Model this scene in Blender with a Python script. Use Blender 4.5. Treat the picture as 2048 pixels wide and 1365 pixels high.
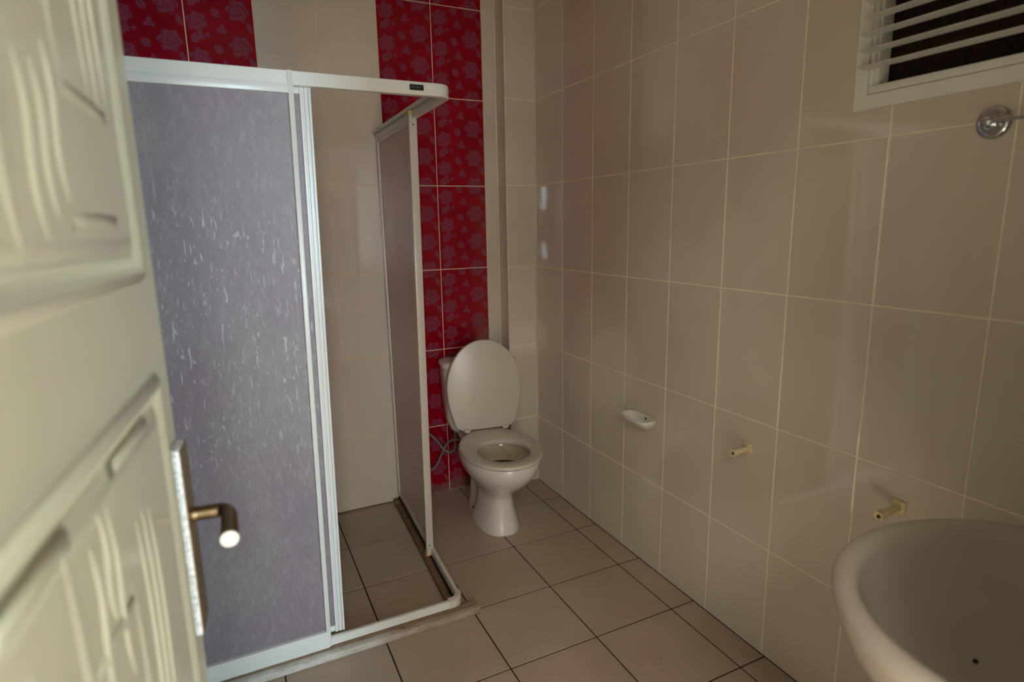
import bpy, bmesh, math, random
from mathutils import Vector, Matrix, Euler
random.seed(7)
PI = math.pi
scene = bpy.context.scene
for o in list(bpy.data.objects): bpy.data.objects.remove(o)
COL = scene.collection

# ------------------------------------------------------------------ camera
CAM = Vector((-1.4313, -2.7797, 1.3762)); YAW, PITCH, ROLL, FPX = 0.4475, -0.1958, -0.0184, 1180.13
fw = Vector((math.sin(YAW)*math.cos(PITCH), math.cos(YAW)*math.cos(PITCH), math.sin(PITCH)))
rt = Vector((math.cos(YAW), -math.sin(YAW), 0)); up = rt.cross(fw)
r2 = math.cos(ROLL)*rt + math.sin(ROLL)*up; u2 = -math.sin(ROLL)*rt + math.cos(ROLL)*up
cd = bpy.data.cameras.new('camera'); cam = bpy.data.objects.new('camera', cd); COL.objects.link(cam)
cam.matrix_world = Matrix(((r2.x, u2.x, -fw.x, CAM.x), (r2.y, u2.y, -fw.y, CAM.y), (r2.z, u2.z, -fw.z, CAM.z), (0, 0, 0, 1)))
cd.sensor_width = 36.0; cd.lens = FPX/2048*36.0; cd.clip_start = 0.02
cd.dof.use_dof = True; cd.dof.focus_distance = 2.5; cd.dof.aperture_fstop = 2.8
scene.camera = cam

# ------------------------------------------------------------------ world, lights, exposure
w = bpy.data.worlds.new('world'); scene.world = w; w.use_nodes = True
w.node_tree.nodes['Background'].inputs[0].default_value = (0.62, 0.72, 0.85, 1)
w.node_tree.nodes['Background'].inputs[1].default_value = 0.5
scene.view_settings.view_transform = 'Standard'; scene.view_settings.look = 'None'
scene.view_settings.gamma = 1.0; scene.view_settings.use_curve_mapping = False
scene.view_settings.exposure = 0.0

def area(name, loc, rot, sx, sy, power, colour):
    l = bpy.data.lights.new(name, 'AREA'); l.shape = 'RECTANGLE'; l.size = sx; l.size_y = sy
    l.energy = power; l.color = colour
    o = bpy.data.objects.new(name, l); COL.objects.link(o); o.location = loc; o.rotation_euler = rot
    return o
# daylight through the windows of the room behind the camera, an added warm fill under its ceiling, and the sun on its floor
area('window_and_fill_light', (-.20, -6.44, 1.45), (PI/2, 0, 0), .44, 1.3, 122, (0.58, 0.84, 1.0))
area('window_and_fill_light', (-3.68, -6.44, 0.92), (PI/2, 0, 0), 0.30, 0.26, 9, (0.85, 0.92, 1.0))
area('window_and_fill_light', (-3.68, -6.44, 1.82), (PI/2, 0, 0), 0.36, 0.36, 14, (0.85, 0.92, 1.0))
area('window_and_fill_light', (-1.85, -6.44, 1.45), (PI/2, 0, 0), 0.9, 1.3, 64, (0.93, 0.95, 1.0))  # added fill to brighten the back wall and toilet, no known window
area('warm_ceiling_fill', (-2.0, -4.3, 2.62), (0, 0, 0), 0.7, 0.7, 44, (1.0, 0.95, 0.78))  # unseen warm fill, added for the ambient light
def sun(energy, colour, ang):
    l = bpy.data.lights.new('sun', 'SUN'); l.energy = energy; l.color = colour; l.angle = math.radians(.6)
    o = bpy.data.objects.new('sun', l); COL.objects.link(o); o.rotation_euler = Vector(ang).to_track_quat('-Z', 'Y').to_euler()
sun(45, (1.0, 0.98, 0.96), (.80, .18, -.50))     # falls on the floor of the room behind the camera

# ------------------------------------------------------------------ materials
def lin(r, g, b):
    f = lambda c: (c/255/12.92) if c/255 <= .04045 else ((c/255+.055)/1.055)**2.4
    return (f(r), f(g), f(b), 1)
class NT:
    def __init__(s, name):
        s.m = bpy.data.materials.new(name); s.m.use_nodes = True; s.t = s.m.node_tree; s.t.nodes.clear()
        s.out = s.t.nodes.new('ShaderNodeOutputMaterial')
    def n(s, typ, **kw):
        nd = s.t.nodes.new(typ)
        for k, v in kw.items():
            if k.startswith('i_'):
                key = k[2:]; key = int(key) if key.isdigit() else key.replace('_', ' ')
                s.put(nd.inputs[key], v)
            else: setattr(nd, k, v)
        return nd
    def put(s, inp, v):
        if isinstance(v, bpy.types.NodeSocket): s.t.links.new(v, inp)
        else: inp.default_value = v
    def math(s, op, a, b=0.0, c=0.0, clamp=False):
        nd = s.t.nodes.new('ShaderNodeMath'); nd.operation = op; nd.use_clamp = clamp
        s.put(nd.inputs[0], a); s.put(nd.inputs[1], b)
        if op in ('MULTIPLY_ADD', 'SMOOTH_MIN', 'SMOOTH_MAX', 'WRAP', 'COMPARE'): s.put(nd.inputs[2], c)
        return nd.outputs[0]
    def ramp(s, v, a, b, lo=0.0, hi=1.0):
        nd = s.t.nodes.new('ShaderNodeMapRange'); nd.interpolation_type = 'SMOOTHSTEP'
        s.put(nd.inputs[0], v); s.put(nd.inputs[1], a); s.put(nd.inputs[2], b); s.put(nd.inputs[3], lo); s.put(nd.inputs[4], hi)
        return nd.outputs[0]
    def mix(s, f, a, b):
        nd = s.t.nodes.new('ShaderNodeMix'); nd.data_type = 'RGBA'
        s.put(nd.inputs[0], f); s.put(nd.inputs[6], a); s.put(nd.inputs[7], b)
        return nd.outputs[2]
    def coord(s, scale=(1, 1, 1), kind='Object'):
        tc = s.t.nodes.new('ShaderNodeTexCoord'); mp = s.t.nodes.new('ShaderNodeMapping')
        s.t.links.new(tc.outputs[kind], mp.inputs[0]); mp.inputs['Scale'].default_value = scale
        return mp.outputs[0]
    def world(s, scale=(1, 1, 1)):
        g = s.t.nodes.new('ShaderNodeNewGeometry'); mp = s.t.nodes.new('ShaderNodeMapping')
        s.t.links.new(g.outputs['Position'], mp.inputs[0]); mp.inputs['Scale'].default_value = scale
        return mp.outputs[0]
    def noise(s, vec, scale, detail=3, rough=.5):
        nd = s.t.nodes.new('ShaderNodeTexNoise'); s.put(nd.inputs['Vector'], vec)
        nd.inputs['Scale'].default_value = scale; nd.inputs['Detail'].default_value = detail; nd.inputs['Roughness'].default_value = rough
        return nd.outputs[0]
    def bump(s, h, strength, dist=.001):
        nd = s.t.nodes.new('ShaderNodeBump'); nd.inputs['Strength'].default_value = strength; nd.inputs['Distance'].default_value = dist
        s.put(nd.inputs['Height'], h); return nd.outputs[0]
    def bsdf(s, colour, rough=.5, metal=0.0, spec=.5, normal=None, coat=0.0, link=True, ior=1.5):
        nd = s.t.nodes.new('ShaderNodeBsdfPrincipled')
        s.put(nd.inputs['Base Color'], colour); s.put(nd.inputs['Roughness'], rough); nd.inputs['Metallic'].default_value = metal
        s.put(nd.inputs['Specular IOR Level'], spec); nd.inputs['Coat Weight'].default_value = coat; nd.inputs['IOR'].default_value = ior; nd.inputs['Coat Roughness'].default_value = .05
        if normal is not None: s.put(nd.inputs['Normal'], normal)
        if link: s.t.links.new(nd.outputs[0], s.out.inputs[0])
        return nd.outputs[0]
def simple(name, rgb, rough=.5, metal=0.0, spec=.5, var=.06, scale=8, bump=0.0, coat=0.0):
    s = NT(name); v = s.world(); n = s.noise(v, scale, 4)
    c = s.mix(s.ramp(n, .3, .7), tuple(x*(1-var) for x in rgb[:3])+(1,), tuple(min(1, x*(1+var)) for x in rgb[:3])+(1,))
    nr = s.bump(s.noise(v, scale*12, 3), bump) if bump else None
    s.bsdf(c, rough, metal, spec, nr, coat); return s.m

def tile_beige():
    s = NT('beige_glazed_tile'); oi = s.t.nodes.new('ShaderNodeObjectInfo'); v = s.world()
    n = s.noise(v, 2.3, 3); fine = s.noise(s.world((3, 3, 40)), 6, 2)
    c = s.mix(s.ramp(n, .3, .7), lin(214, 201, 185), lin(222, 210, 194))
    c = s.mix(s.math('MULTIPLY', oi.outputs['Random'], .10), c, lin(196, 182, 160))
    h = s.noise(v, 5.0, 2)
    s.bsdf(c, s.ramp(fine, .3, .8, .035, .06), 0, .5, s.bump(h, .10, .001), ior=1.68); return s.m
def tile_floor():
    s = NT('brown_beige_floor_tile'); oi = s.t.nodes.new('ShaderNodeObjectInfo'); v = s.world()
    n = s.noise(v, 3.0, 5, .6); d = s.noise(v, 22, 5, .7); sp = s.noise(v, 90, 2)
    c = s.mix(s.ramp(n, .3, .7), lin(178, 160, 142), lin(190, 172, 154))
    c = s.mix(s.math('MULTIPLY', oi.outputs['Random'], .25), c, lin(170, 147, 126))
    c = s.mix(s.ramp(d, .60, .78, 0, .22), c, lin(120, 92, 68))
    c = s.mix(s.ramp(sp, .74, .80, 0, .5), c, lin(90, 66, 48))
    s.bsdf(c, s.ramp(n, .3, .7, .30, .42), 0, .4, s.bump(d, .08, .001)); return s.m
def tile_red():
    s = NT('red_rose_print_tile')
    tc = s.t.nodes.new('ShaderNodeTexCoord'); sep = s.t.nodes.new('ShaderNodeSeparateXYZ'); s.t.links.new(tc.outputs['Object'], sep.inputs[0])
    X = s.math('DIVIDE', sep.outputs[0], .1333); Z = s.math('DIVIDE', sep.outputs[2], .1333)   # both in cells
    nz = s.t.nodes.new('ShaderNodeTexNoise'); nz.inputs['Scale'].default_value = 150; nz.inputs['Detail'].default_value = 2
    cmb = s.t.nodes.new('ShaderNodeCombineXYZ'); s.put(cmb.inputs[0], sep.outputs[0]); s.put(cmb.inputs[1], s.math('MULTIPLY', s.math('FRACT', Z), .1333))
    s.put(nz.inputs['Vector'], cmb.outputs[0]); nzv = nz.outputs[0]; wob = s.math('MULTIPLY', s.math('SUBTRACT', nzv, .5), .22)
    W = 0.25/.1333
    total = None; lines = None
    def acc(cur, v): return v if cur is None else s.math('MAXIMUM', cur, v)
    def local(u, v, ang=0.0, sx=1.0, sy=1.0):
        dx = s.math('SUBTRACT', X, u*W)
        dz = s.math('SUBTRACT', s.math('FRACT', s.math('ADD', s.math('SUBTRACT', Z, v), .5+8)), .5)
        ca, sa = math.cos(ang), math.sin(ang)
        a = s.math('ADD', s.math('MULTIPLY', dx, ca/sx), s.math('MULTIPLY', dz, sa/sx))
        b = s.math('ADD', s.math('MULTIPLY', dx, -sa/sy), s.math('MULTIPLY', dz, ca/sy))
        return a, b
    def polar(a, b):
        r = s.math('SQRT', s.math('ADD', s.math('MULTIPLY', a, a), s.math('MULTIPLY', b, b)))
        return r, s.math('ARCTAN2', b, a)
    def rose(u, v, R, ph, petals=6):
        nonlocal total, lines
        a, b = local(u, v); r, t = polar(a, b)
        rad = s.math('MULTIPLY_ADD', s.math('COSINE', s.math('ADD', s.math('MULTIPLY', t, petals), ph)), R*.14, R)
        rr = s.math('ADD', r, s.math('MULTIPLY', wob, .28))
        mk = s.ramp(s.math('DIVIDE', rr, rad), .93, 1.0, 1, 0)
        total = acc(total, mk)
        sp = s.math('SINE', s.math('ADD', s.math('ADD', s.math('MULTIPLY', rr, 26/R*.42), s.math('MULTIPLY', t, 2)), s.math('MULTIPLY', s.math('SINE', s.math('MULTIPLY', t, 3)), 1.3)))
        lines = acc(lines, s.math('MULTIPLY', s.ramp(sp, .35, .8), mk))
    def leaf(u, v, ang, L, Wd):
        nonlocal total, lines
        a, b = local(u, v, ang, L, Wd)
        e = s.math('ADD', s.math('MULTIPLY', a, a), s.math('ABSOLUTE', b))
        e = s.math('ADD', e, s.math('MULTIPLY', wob, 1.2))
        mk = s.ramp(e, .85, 1.0, 1, 0); total = acc(total, mk)
        lines = acc(lines, s.math('MULTIPLY', s.ramp(s.math('ABSOLUTE', b), .05, .16, .8, 0), mk))
    def ivy(u, v, ang, R, n):
        nonlocal total
        a, b = local(u, v); r, t = polar(a, b)
        rad = s.math('MULTIPLY_ADD', s.math('COSINE', s.math('ADD', s.math('MULTIPLY', t, n), ang)), R*.28, R*.8)
        total = acc(total, s.ramp(s.math('DIVIDE', s.math('ADD', r, s.math('MULTIPLY', wob, .12)), rad), .88, 1.0, 1, 0))
    rose(.77, .0, .31, .5); rose(.17, .60, .27, 1.7); leaf(.13, .14, 1.0, .17, .13); leaf(.20, .22, 2.3, .15, .1)
    ivy(.31, .24, .4, .085, 4); leaf(.445, .88, -.75, .17, .12); ivy(.52, .43, 1.9, .16, 3); leaf(.93, .57, -1.15, .19, .085)
    n2 = s.noise(s.world(), 9, 2)
    base = s.mix(s.ramp(n2, .3, .7), lin(138, 2, 24), lin(150, 3, 28))
    fl = s.mix(s.ramp(nzv, .3, .7), lin(132, 52, 74), lin(146, 64, 88))
    c = s.mix(s.math('MULTIPLY', total, .9), base, fl)
    c = s.mix(s.math('MULTIPLY', lines, .6), c, lin(128, 16, 34))
    g = s.t.nodes.new('ShaderNodeNewGeometry'); sp = s.t.nodes.new('ShaderNodeSeparateXYZ'); s.t.links.new(g.outputs['Position'], sp.inputs[0])
    edge = s.math('ADD', sp.outputs[2], s.math('MULTIPLY', s.math('SUBTRACT', s.noise(s.world(), 11, 4), .5), .12))
    c = s.mix(s.ramp(edge, .055, .030, 0, .8), c, lin(120, 84, 78))       # cement smear along the floor
    s.bsdf(c, .08, 0, .35, s.bump(s.noise(s.world(), 5, 2), .12, .001)); return s.m
def white_frame(name='white_coated_aluminium', rgb=(222, 222, 214), dirt=.25):
    s = NT(name); v = s.world(); n = s.noise(v, 14, 5, .7)
    c = s.mix(s.ramp(n, .62, .82, 0, dirt), lin(*rgb), lin(150, 120, 84))
    s.bsdf(c, .28, 0, .5); return s.m
def dirty_curb(name, a, b, amount):
    s = NT(name); v = s.world((1, 1, 3)); n = s.noise(v, 16, 7, .75); n2 = s.noise(s.world((.6, 3, 8)), 26, 5, .7)
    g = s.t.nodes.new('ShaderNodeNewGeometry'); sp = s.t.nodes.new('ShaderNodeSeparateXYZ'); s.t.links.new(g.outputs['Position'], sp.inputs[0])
    stain_shade = s.ramp(sp.outputs[0], -1.35, -.85, 0, amount)  # browner to the right: the door jamb's shade painted in with the stains
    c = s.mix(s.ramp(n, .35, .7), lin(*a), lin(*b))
    c = s.mix(s.math('ADD', s.ramp(n2, .50, .72, 0, .6), stain_shade, clamp=True), c, lin(132, 98, 60))
    c = s.mix(s.ramp(s.noise(v, 40, 6, .8), .58, .74, 0, .55), c, lin(78, 56, 36))
    s.bsdf(c, .75, 0, .2, s.bump(n, .6, .003)); return s.m
def frosted(name, tint_a, tint_b, marks=1.0, trans=.28, rough=.42, ior=1.5):
    s = NT(name); tc = s.t.nodes.new('ShaderNodeTexCoord'); sep = s.t.nodes.new('ShaderNodeSeparateXYZ'); s.t.links.new(tc.outputs['Object'], sep.inputs[0])
    x, z = sep.outputs[0], sep.outputs[2]; v = s.coord()
    big = s.noise(s.coord((1, 1, .7)), 3.2, 2)
    grain = s.noise(s.coord((3, 3, 1)), 95, 3, .6); fine = s.noise(s.coord((1, 1, .8)), 260, 2)
    left = s.ramp(x, -1.52, -1.28)  # left-hand tint is darker to paint in the daylight's falloff
    c = s.mix(s.math('ADD', s.math('MULTIPLY', left, .62), s.ramp(big, .35, .65, -.05, .4), clamp=True), lin(*tint_a), lin(*tint_b))
    c = s.mix(s.ramp(grain, .35, .7, 0, .22), c, lin(100, 88, 106))
    # limescale drips: thin vertical streaks and drops, thick between knee and head height
    st = s.noise(s.coord((1.0, 1, .14)), 150, 1.5, .4); st2 = s.noise(s.coord((1, 1, .45)), 110, 1, .4)
    reg = s.math('MULTIPLY', s.ramp(z, .45, .95), s.ramp(z, 1.62, 1.35)); reg = s.math('MULTIPLY', reg, s.ramp(x, -1.55, -1.34, .25, 1))
    reg = s.math('MULTIPLY', reg, s.ramp(s.noise(v, 7, 2), .3, .6, .35, 1))
    k = s.math('MAXIMUM', s.ramp(st, .645, .71), s.math('MULTIPLY', s.ramp(st2, .69, .73), .9))
    k = s.math('MULTIPLY', k, reg)
    # limescale haze towards the bottom and the stile
    hz = s.math('MULTIPLY', s.ramp(s.noise(s.coord((1, 1, .4)), 60, 6, .75), .46, .70), s.math('MAXIMUM', s.ramp(z, .50, .12, 0, .26), s.ramp(x, -1.29, -1.245, 0, .22)))
    k = s.math('MULTIPLY', s.math('ADD', k, hz, clamp=True), marks)
    c = s.mix(s.math('MULTIPLY', k, .8), c, lin(220, 218, 224))
    bp = s.bump(s.math('ADD', s.math('MULTIPLY', fine, .6), s.math('ADD', grain, k)), .35, .0015)
    a = s.bsdf(c, rough, 0, .5, bp, link=False, ior=ior)
    tr = s.t.nodes.new('ShaderNodeBsdfTranslucent'); s.put(tr.inputs[0], c); s.put(tr.inputs[1], bp)
    mx = s.t.nodes.new('ShaderNodeMixShader'); mx.inputs[0].default_value = trans
    s.t.links.new(a, mx.inputs[1]); s.t.links.new(tr.outputs[0], mx.inputs[2]); s.t.links.new(mx.outputs[0], s.out.inputs[0]); return s.m
def porcelain(name, rgb, stain=0.0):
    s = NT(name); n = s.noise(s.world(), 6, 3)
    c = s.mix(s.ramp(n, .3, .7), lin(*rgb), lin(*[min(255, x+6) for x in rgb]))
    if stain: c = s.mix(s.ramp(s.noise(s.world((1, 1, .5)), 30, 4), .5, .7, 0, stain), c, lin(176, 146, 96))
    s.bsdf(c, .12, 0, .5, None, .3); return s.m

M = dict(
 beige=tile_beige(), red=tile_red(), floor=tile_floor(),
 grout2=simple('peach_grout', lin(226, 206, 172), .85, var=.12, scale=9, spec=.2), grout=simple('cream_grout', lin(250, 238, 212), .85, var=.06, scale=20, spec=.2),
 dgrout=simple('dark_brown_grout', lin(60, 40, 26), .9, var=.2, scale=20, spec=.1),
 plaster=simple('white_ceiling_paint', lin(226, 220, 208), .8, spec=.2),
 hallwall=simple('warm_cream_wall_paint', lin(232, 220, 200), .8, spec=.2),
 hallfloor=simple('hall_floor_beige', lin(186, 166, 140), .4),
 white=white_frame(), white2=white_frame('white_panel_profile', (226, 226, 222), .1),
 side=white_frame('aged_white_profile', (206, 198, 184), .35),
 yellowcap=simple('yellowed_plastic', lin(206, 176, 96), .5, var=.15, scale=60),
 yellow=simple('yellowed_plastic_stub', lin(230, 212, 168), .5, var=.15, scale=70),
 gasket=simple('black_rubber_gasket', lin(20, 18, 16), .6),
 frost=frosted('lilac_frosted_panel', (152, 124, 148), (170, 162, 164)),
 frost2=frosted('plain_frosted_panel', (248, 226, 226), (250, 236, 232), .1, .55, .26, 1.75),
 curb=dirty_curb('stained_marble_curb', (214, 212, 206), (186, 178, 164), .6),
 sil=dirty_curb('dirty_silicone', (134, 112, 92), (100, 80, 64), .3),
 porc=porcelain('white_porcelain', (216, 208, 199)), porcin=porcelain('stained_bowl_glaze', (196, 184, 158), .6),
 basin=porcelain('grey_white_basin_glaze', (194, 184, 174)),
 plastic=simple('white_seat_plastic', lin(206, 196, 182), .3, var=.02),
 dark=simple('dark_hole', lin(12, 10, 8), .8), hinge=simple('dark_hinge_pin', lin(40, 32, 26), .5),
 water=simple('still_water', lin(60, 52, 40), .04, spec=.6),
 hose=simple('grey_braided_hose', lin(120, 112, 104), .5, var=.25, scale=260),
 chrome=simple('chrome', lin(205, 205, 208), .08, metal=1.0, var=.02),
 brass=simple('aged_brass', lin(160, 142, 106), .38, metal=1.0, var=.12, scale=30),
 steel=simple('bright_plate_steel', lin(236, 234, 228), .38, metal=.85, var=.05, scale=60),
 plate_sheen=simple('white_painted_plate_sheen', lin(236, 236, 234), .35, var=.35, scale=170), bronze=simple('dull_bronze_lever', lin(128, 110, 82), .32, metal=1.0, var=.15, scale=40),
 door=simple('cream_gloss_door_paint', lin(232, 224, 196), .28, var=.02, spec=.5),
 pvc=simple('white_pvc', lin(238, 236, 226), .35, var=.03), slat=simple('white_louvre_slat', lin(216, 214, 206), .35, var=.03),
 mesh=simple('dark_insect_screen', lin(46, 34, 26), .9, var=.3, scale=120, spec=.1),
 badge=simple('black_badge', lin(14, 13, 12), .35), badgetext=simple('silver_badge_print', lin(120, 120, 118), .4),
 socket=simple('grout_trim', lin(232, 220, 196), .4),
)

# ------------------------------------------------------------------ mesh helpers
def link_mesh(name, me, mat, parent=None, smooth=False, loc=None):
    if mat is not None and not me.materials: me.materials.append(mat)
    if smooth:
        for p in me.polygons: p.use_smooth = True
    o = bpy.data.objects.new(name, me); COL.objects.link(o)
    if parent is not None: o.parent = parent
    if loc is not None: o.location = loc
    return o
def build(name, bm, mat, parent=None, smooth=False, angle=None):
    bmesh.ops.recalc_face_normals(bm, faces=bm.faces)
    me = bpy.data.meshes.new(name); bm.to_mesh(me); bm.free()
    o = link_mesh(name, me, mat, parent, smooth or angle is not None)
    if angle is not None: me.set_sharp_from_angle(angle=math.radians(angle))
    return o
def empty(name, label=None, cat=None, loc=(0, 0, 0), rz=0, group=None, parent=None):
    o = bpy.data.objects.new(name, None); COL.objects.link(o); o.location = loc; o.rotation_euler = (0, 0, rz); o.empty_display_size = .05
    if parent: o.parent = parent
    tag(o, label, cat, group); return o
def tag(o, label=None, cat=None, group=None, kind=None):
    if label: o['label'] = label
    if cat: o['category'] = cat
    if group: o['group'] = group
    if kind: o['kind'] = kind
    return o
def box(bm, x0, x1, y0, y1, z0, z1, bevel=0.0, seg=2, warp=None):
    x0, x1 = sorted((x0, x1)); y0, y1 = sorted((y0, y1)); z0, z1 = sorted((z0, z1))
    t = bmesh.new(); bmesh.ops.create_cube(t, size=1)
    for v in t.verts: v.co = Vector(((x0+x1)/2+v.co.x*(x1-x0), (y0+y1)/2+v.co.y*(y1-y0), (z0+z1)/2+v.co.z*(z1-z0)))
    if bevel: bmesh.ops.bevel(t, geom=t.edges[:], offset=bevel, segments=seg, profile=.5, affect='EDGES')
    merge(bm, t, warp)
def merge(bm, t, fn=None):
    mp = {}
    for v in t.verts: mp[v] = bm.verts.new(fn(v.co) if fn else v.co)
    for f in t.faces:
        try: bm.faces.new([mp[v] for v in f.verts])
        except ValueError: pass
    t.free()
def bx(name, dims, mat, parent=None, bevel=0.0, seg=2, warp=None):
    bm = bmesh.new(); box(bm, *dims, bevel=bevel, seg=seg, warp=warp); return build(name, bm, mat, parent, angle=40 if bevel else None)
def loft(bm, rings, cap0=True, cap1=True, fn=None):
    rows = [[bm.verts.new(fn(Vector(p)) if fn else p) for p in r] for r in rings]; n = len(rows[0])
    for a, b in zip(rows, rows[1:]):
        for i in range(n): bm.faces.new((a[i], a[(i+1) % n], b[(i+1) % n], b[i]))
    if cap0: bm.faces.new(rows[0][::-1])
    if cap1: bm.faces.new(rows[-1])
    return rows
def smooth_path(pts, sub=8):
    P = [Vector(p) for p in pts]; out = []
    for i in range(len(P)-1):
        p0 = P[max(i-1, 0)]; p1 = P[i]; p2 = P[i+1]; p3 = P[min(i+2, len(P)-1)]
        for k in range(sub):
            t = k/sub; out.append(.5*((2*p1)+(-p0+p2)*t+(2*p0-5*p1+4*p2-p3)*t*t+(-p0+3*p1-3*p2+p3)*t**3))
    return out+[P[-1]]
def tube(bm, pts, r, n=12, caps=True):
    P = [Vector(p) for p in pts]; rs = r if isinstance(r, (list, tuple)) else [r]*len(P); rings = []; ref = None
    for i, p in enumerate(P):
        d = (P[min(i+1, len(P)-1)]-P[max(i-1, 0)]).normalized()
        if ref is None: ref = Vector((0, 0, 1)) if abs(d.z) < .9 else Vector((1, 0, 0))
        a = (ref-d*ref.dot(d)).normalized(); ref = a; b = d.cross(a)
        rings.append([p+(a*math.cos(2*PI*k/n)+b*math.sin(2*PI*k/n))*rs[i] for k in range(n)])
    loft(bm, rings, caps, caps)
def sphere(bm, c, r, sx=1, sy=1, sz=1, n=16):
    t = bmesh.new(); bmesh.ops.create_uvsphere(t, u_segments=n, v_segments=n//2, radius=r)
    c = Vector(c); merge(bm, t, lambda q: Vector((c.x+q.x*sx, c.y+q.y*sy, c.z+q.z*sz)))
def extrude_poly(bm, pts, d0, d1, inset=0.0, fn=None):
    """pts: 2-D outline (a, b), front at depth d0 (a little inset), back at d1"""
    def off(P, k):
        n = len(P); out = []
        for i in range(n):
            a = Vector(P[i-1]); b = Vector(P[i]); c = Vector(P[(i+1) % n])
            e1 = (b-a).normalized(); e2 = (c-b).normalized(); n1 = Vector((-e1.y, e1.x)); n2 = Vector((-e2.y, e2.x))
            m = (n1+n2); m = m/max(m.dot(n1), .2); out.append(b+m*k)
        return out
    q = off(pts, inset)
    loft(bm, [[(p[0], d1, p[1]) for p in pts], [(p[0], d0+inset*.8, p[1]) for p in pts], [(p[0], d0, p[1]) for p in q]], True, True, fn)

# ------------------------------------------------------------------ room shell
LX, FY, HT = -1.7284, -2.68, 2.6        # left wall, entry wall, ceiling height
G = .0015                               # joints lie this far behind the glaze
bm = bmesh.new(); box(bm, LX-.12, .12, FY-.15, .12, -.1, -G)
floor = tag(build('floor', bm, M['dgrout']), kind='structure')
ceil_ = tag(bx('ceiling', (LX-.12, .12, FY-.15, .12, HT, HT+.08), M['plaster']), kind='structure')
wall_back = tag(bx('wall_back', (LX-.12, .12, G, .12, 0, HT), M['grout2']), kind='structure')
wall_left = tag(bx('wall_left', (LX-.12, LX-G, FY, 0, 0, HT), M['grout']), kind='structure')
WY0, WY1, WZ0, WZ1 = -2.45, -1.786, 1.649, 2.22        # rough opening of the louvred window
bm = bmesh.new()
for d in ((G, .12, WY1, .12, 0, HT), (G, .12, FY-.15, WY0, 0, HT), (G, .12, WY0, WY1, 0, WZ0), (G, .12, WY0, WY1, WZ1, HT)): box(bm, *d)
wall_right = tag(build('wall_right', bm, M['grout']), kind='structure')
DX0, DX1, DH = -1.60, -.80, 2.06        # doorway
bm = bmesh.new()
for d in ((LX-.12, DX0, FY-.15, FY-G, 0, HT), (DX1, G, FY-.15, FY-G, 0, HT), (DX0, DX1, FY-.15, FY-G, DH, HT)): box(bm, *d)
wall_front = tag(build('wall_front', bm, M['grout']), kind='structure')
bm = bmesh.new()
box(bm, -.158+G, 0, -.1+G, G, 0, HT)
wall_chase = tag(build('wall_corner', bm, M['grout']), kind='structure')

_tm = {}
def tile_mesh(w, h, mat, key, joint):
    k = (round(w, 3), round(h, 3), key)
    if k not in _tm:
        bm = bmesh.new(); j = joint/2
        extrude_poly(bm, [(j, j), (w-j, j), (w-j, h-j), (j, h-j)], 0, G, .0009)
        bmesh.ops.recalc_face_normals(bm, faces=bm.faces)
        me = bpy.data.meshes.new('tile'); bm.to_mesh(me); bm.free(); me.materials.append(mat); _tm[k] = me
    return _tm[k]
ROT = {'back': Euler((0, 0, 0)), 'right': Euler((0, 0, -PI/2)), 'left': Euler((0, 0, PI/2)), 'front': Euler((0, 0, PI)), 'floor': Euler((-PI/2, 0, 0))}
def put_tile(parent, side, pos, me):
    o = bpy.data.objects.new('tile', me); o.location = pos; o.rotation_euler = ROT[side]; o.parent = parent; COL.objects.link(o); return o
ROWS = [0.0] + [0.3623+.4*i for i in range(6)] + [HT]
def strip(parent, side, edges, rows, pos, matf, joint=.004, hole=None):
    for a, b in zip(edges, edges[1:]):
        for c, d in zip(rows, rows[1:]):
            if b-a < .012 or d-c < .012: continue
            mk = matf((a+b)/2)
            if hole:
                ha, hb, hc, hd = hole
                if a < hb and b > ha and c < hd and d > hc:      # tile cut around the opening
                    parts = []
                    if a < ha: parts.append((a, ha))
                    if b > hb: parts.append((hb, b))
                    lo, hi = max(a, ha), min(b, hb)
                    poly = None
                    if c < hc and a < ha < b:    # L-shaped cut tile at the lower corner
                        poly = [(a, c), (b, c), (b, hc), (ha, hc), (ha, d), (a, d)]
                    elif c < hc and a < hb < b:
                        poly = [(a, c), (b, c), (b, d), (hb, d), (hb, hc), (a, hc)]
                    elif c < hc: poly = [(a, c), (b, c), (b, hc), (a, hc)]
                    elif d > hd and a < ha < b: poly = [(a, c), (ha, c), (ha, hd), (b, hd), (b, d), (a, d)]
                    elif d > hd and a < hb < b: poly = [(hb, c), (b, c), (b, d), (a, d), (a, hd), (hb, hd)]
                    elif d > hd: poly = [(a, hd), (b, hd), (b, d), (a, d)]
                    elif parts: poly = [(parts[0][0], c), (parts[0][1], c), (parts[0][1], d), (parts[0][0], d)]
                    if not poly: continue
                    j = joint/2; q = []
                    n = len(poly)
                    for i in range(n):
                        p0 = Vector(poly[i-1]); p1 = Vector(poly[i]); p2 = Vector(poly[(i+1) % n])
                        e1 = (p1-p0).normalized(); e2 = (p2-p1).normalized()
                        m = Vector((-e1.y, e1.x))+Vector((-e2.y, e2.x)); q.append((p1.x+m.x*j-a, p1.y+m.y*j-c))
                    bm = bmesh.new(); extrude_poly(bm, q, 0, G, .0009); bmesh.ops.recalc_face_normals(bm, faces=bm.faces)
                    me = bpy.data.meshes.new('tile'); bm.to_mesh(me); bm.free(); me.materials.append(M[mk]); put_tile(parent, side, pos(a, c), me)
                    continue
            put_tile(parent, side, pos(a, c), tile_mesh(b-a, d-c, M[mk], mk, joint))
XR = -.7284
be = [XR+.25*c for c in range(-4, 3)] + [-.158]
strip(wall_back, 'back', be, ROWS, lambda a, c: (a, 0, c), lambda m: 'red' if (m < XR-.5 or XR < m < XR+.5) else 'beige')
strip(wall_chase, 'back', [-.158, 0], ROWS, lambda a, c: (a, -.1, c), lambda m: 'beige')
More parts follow.
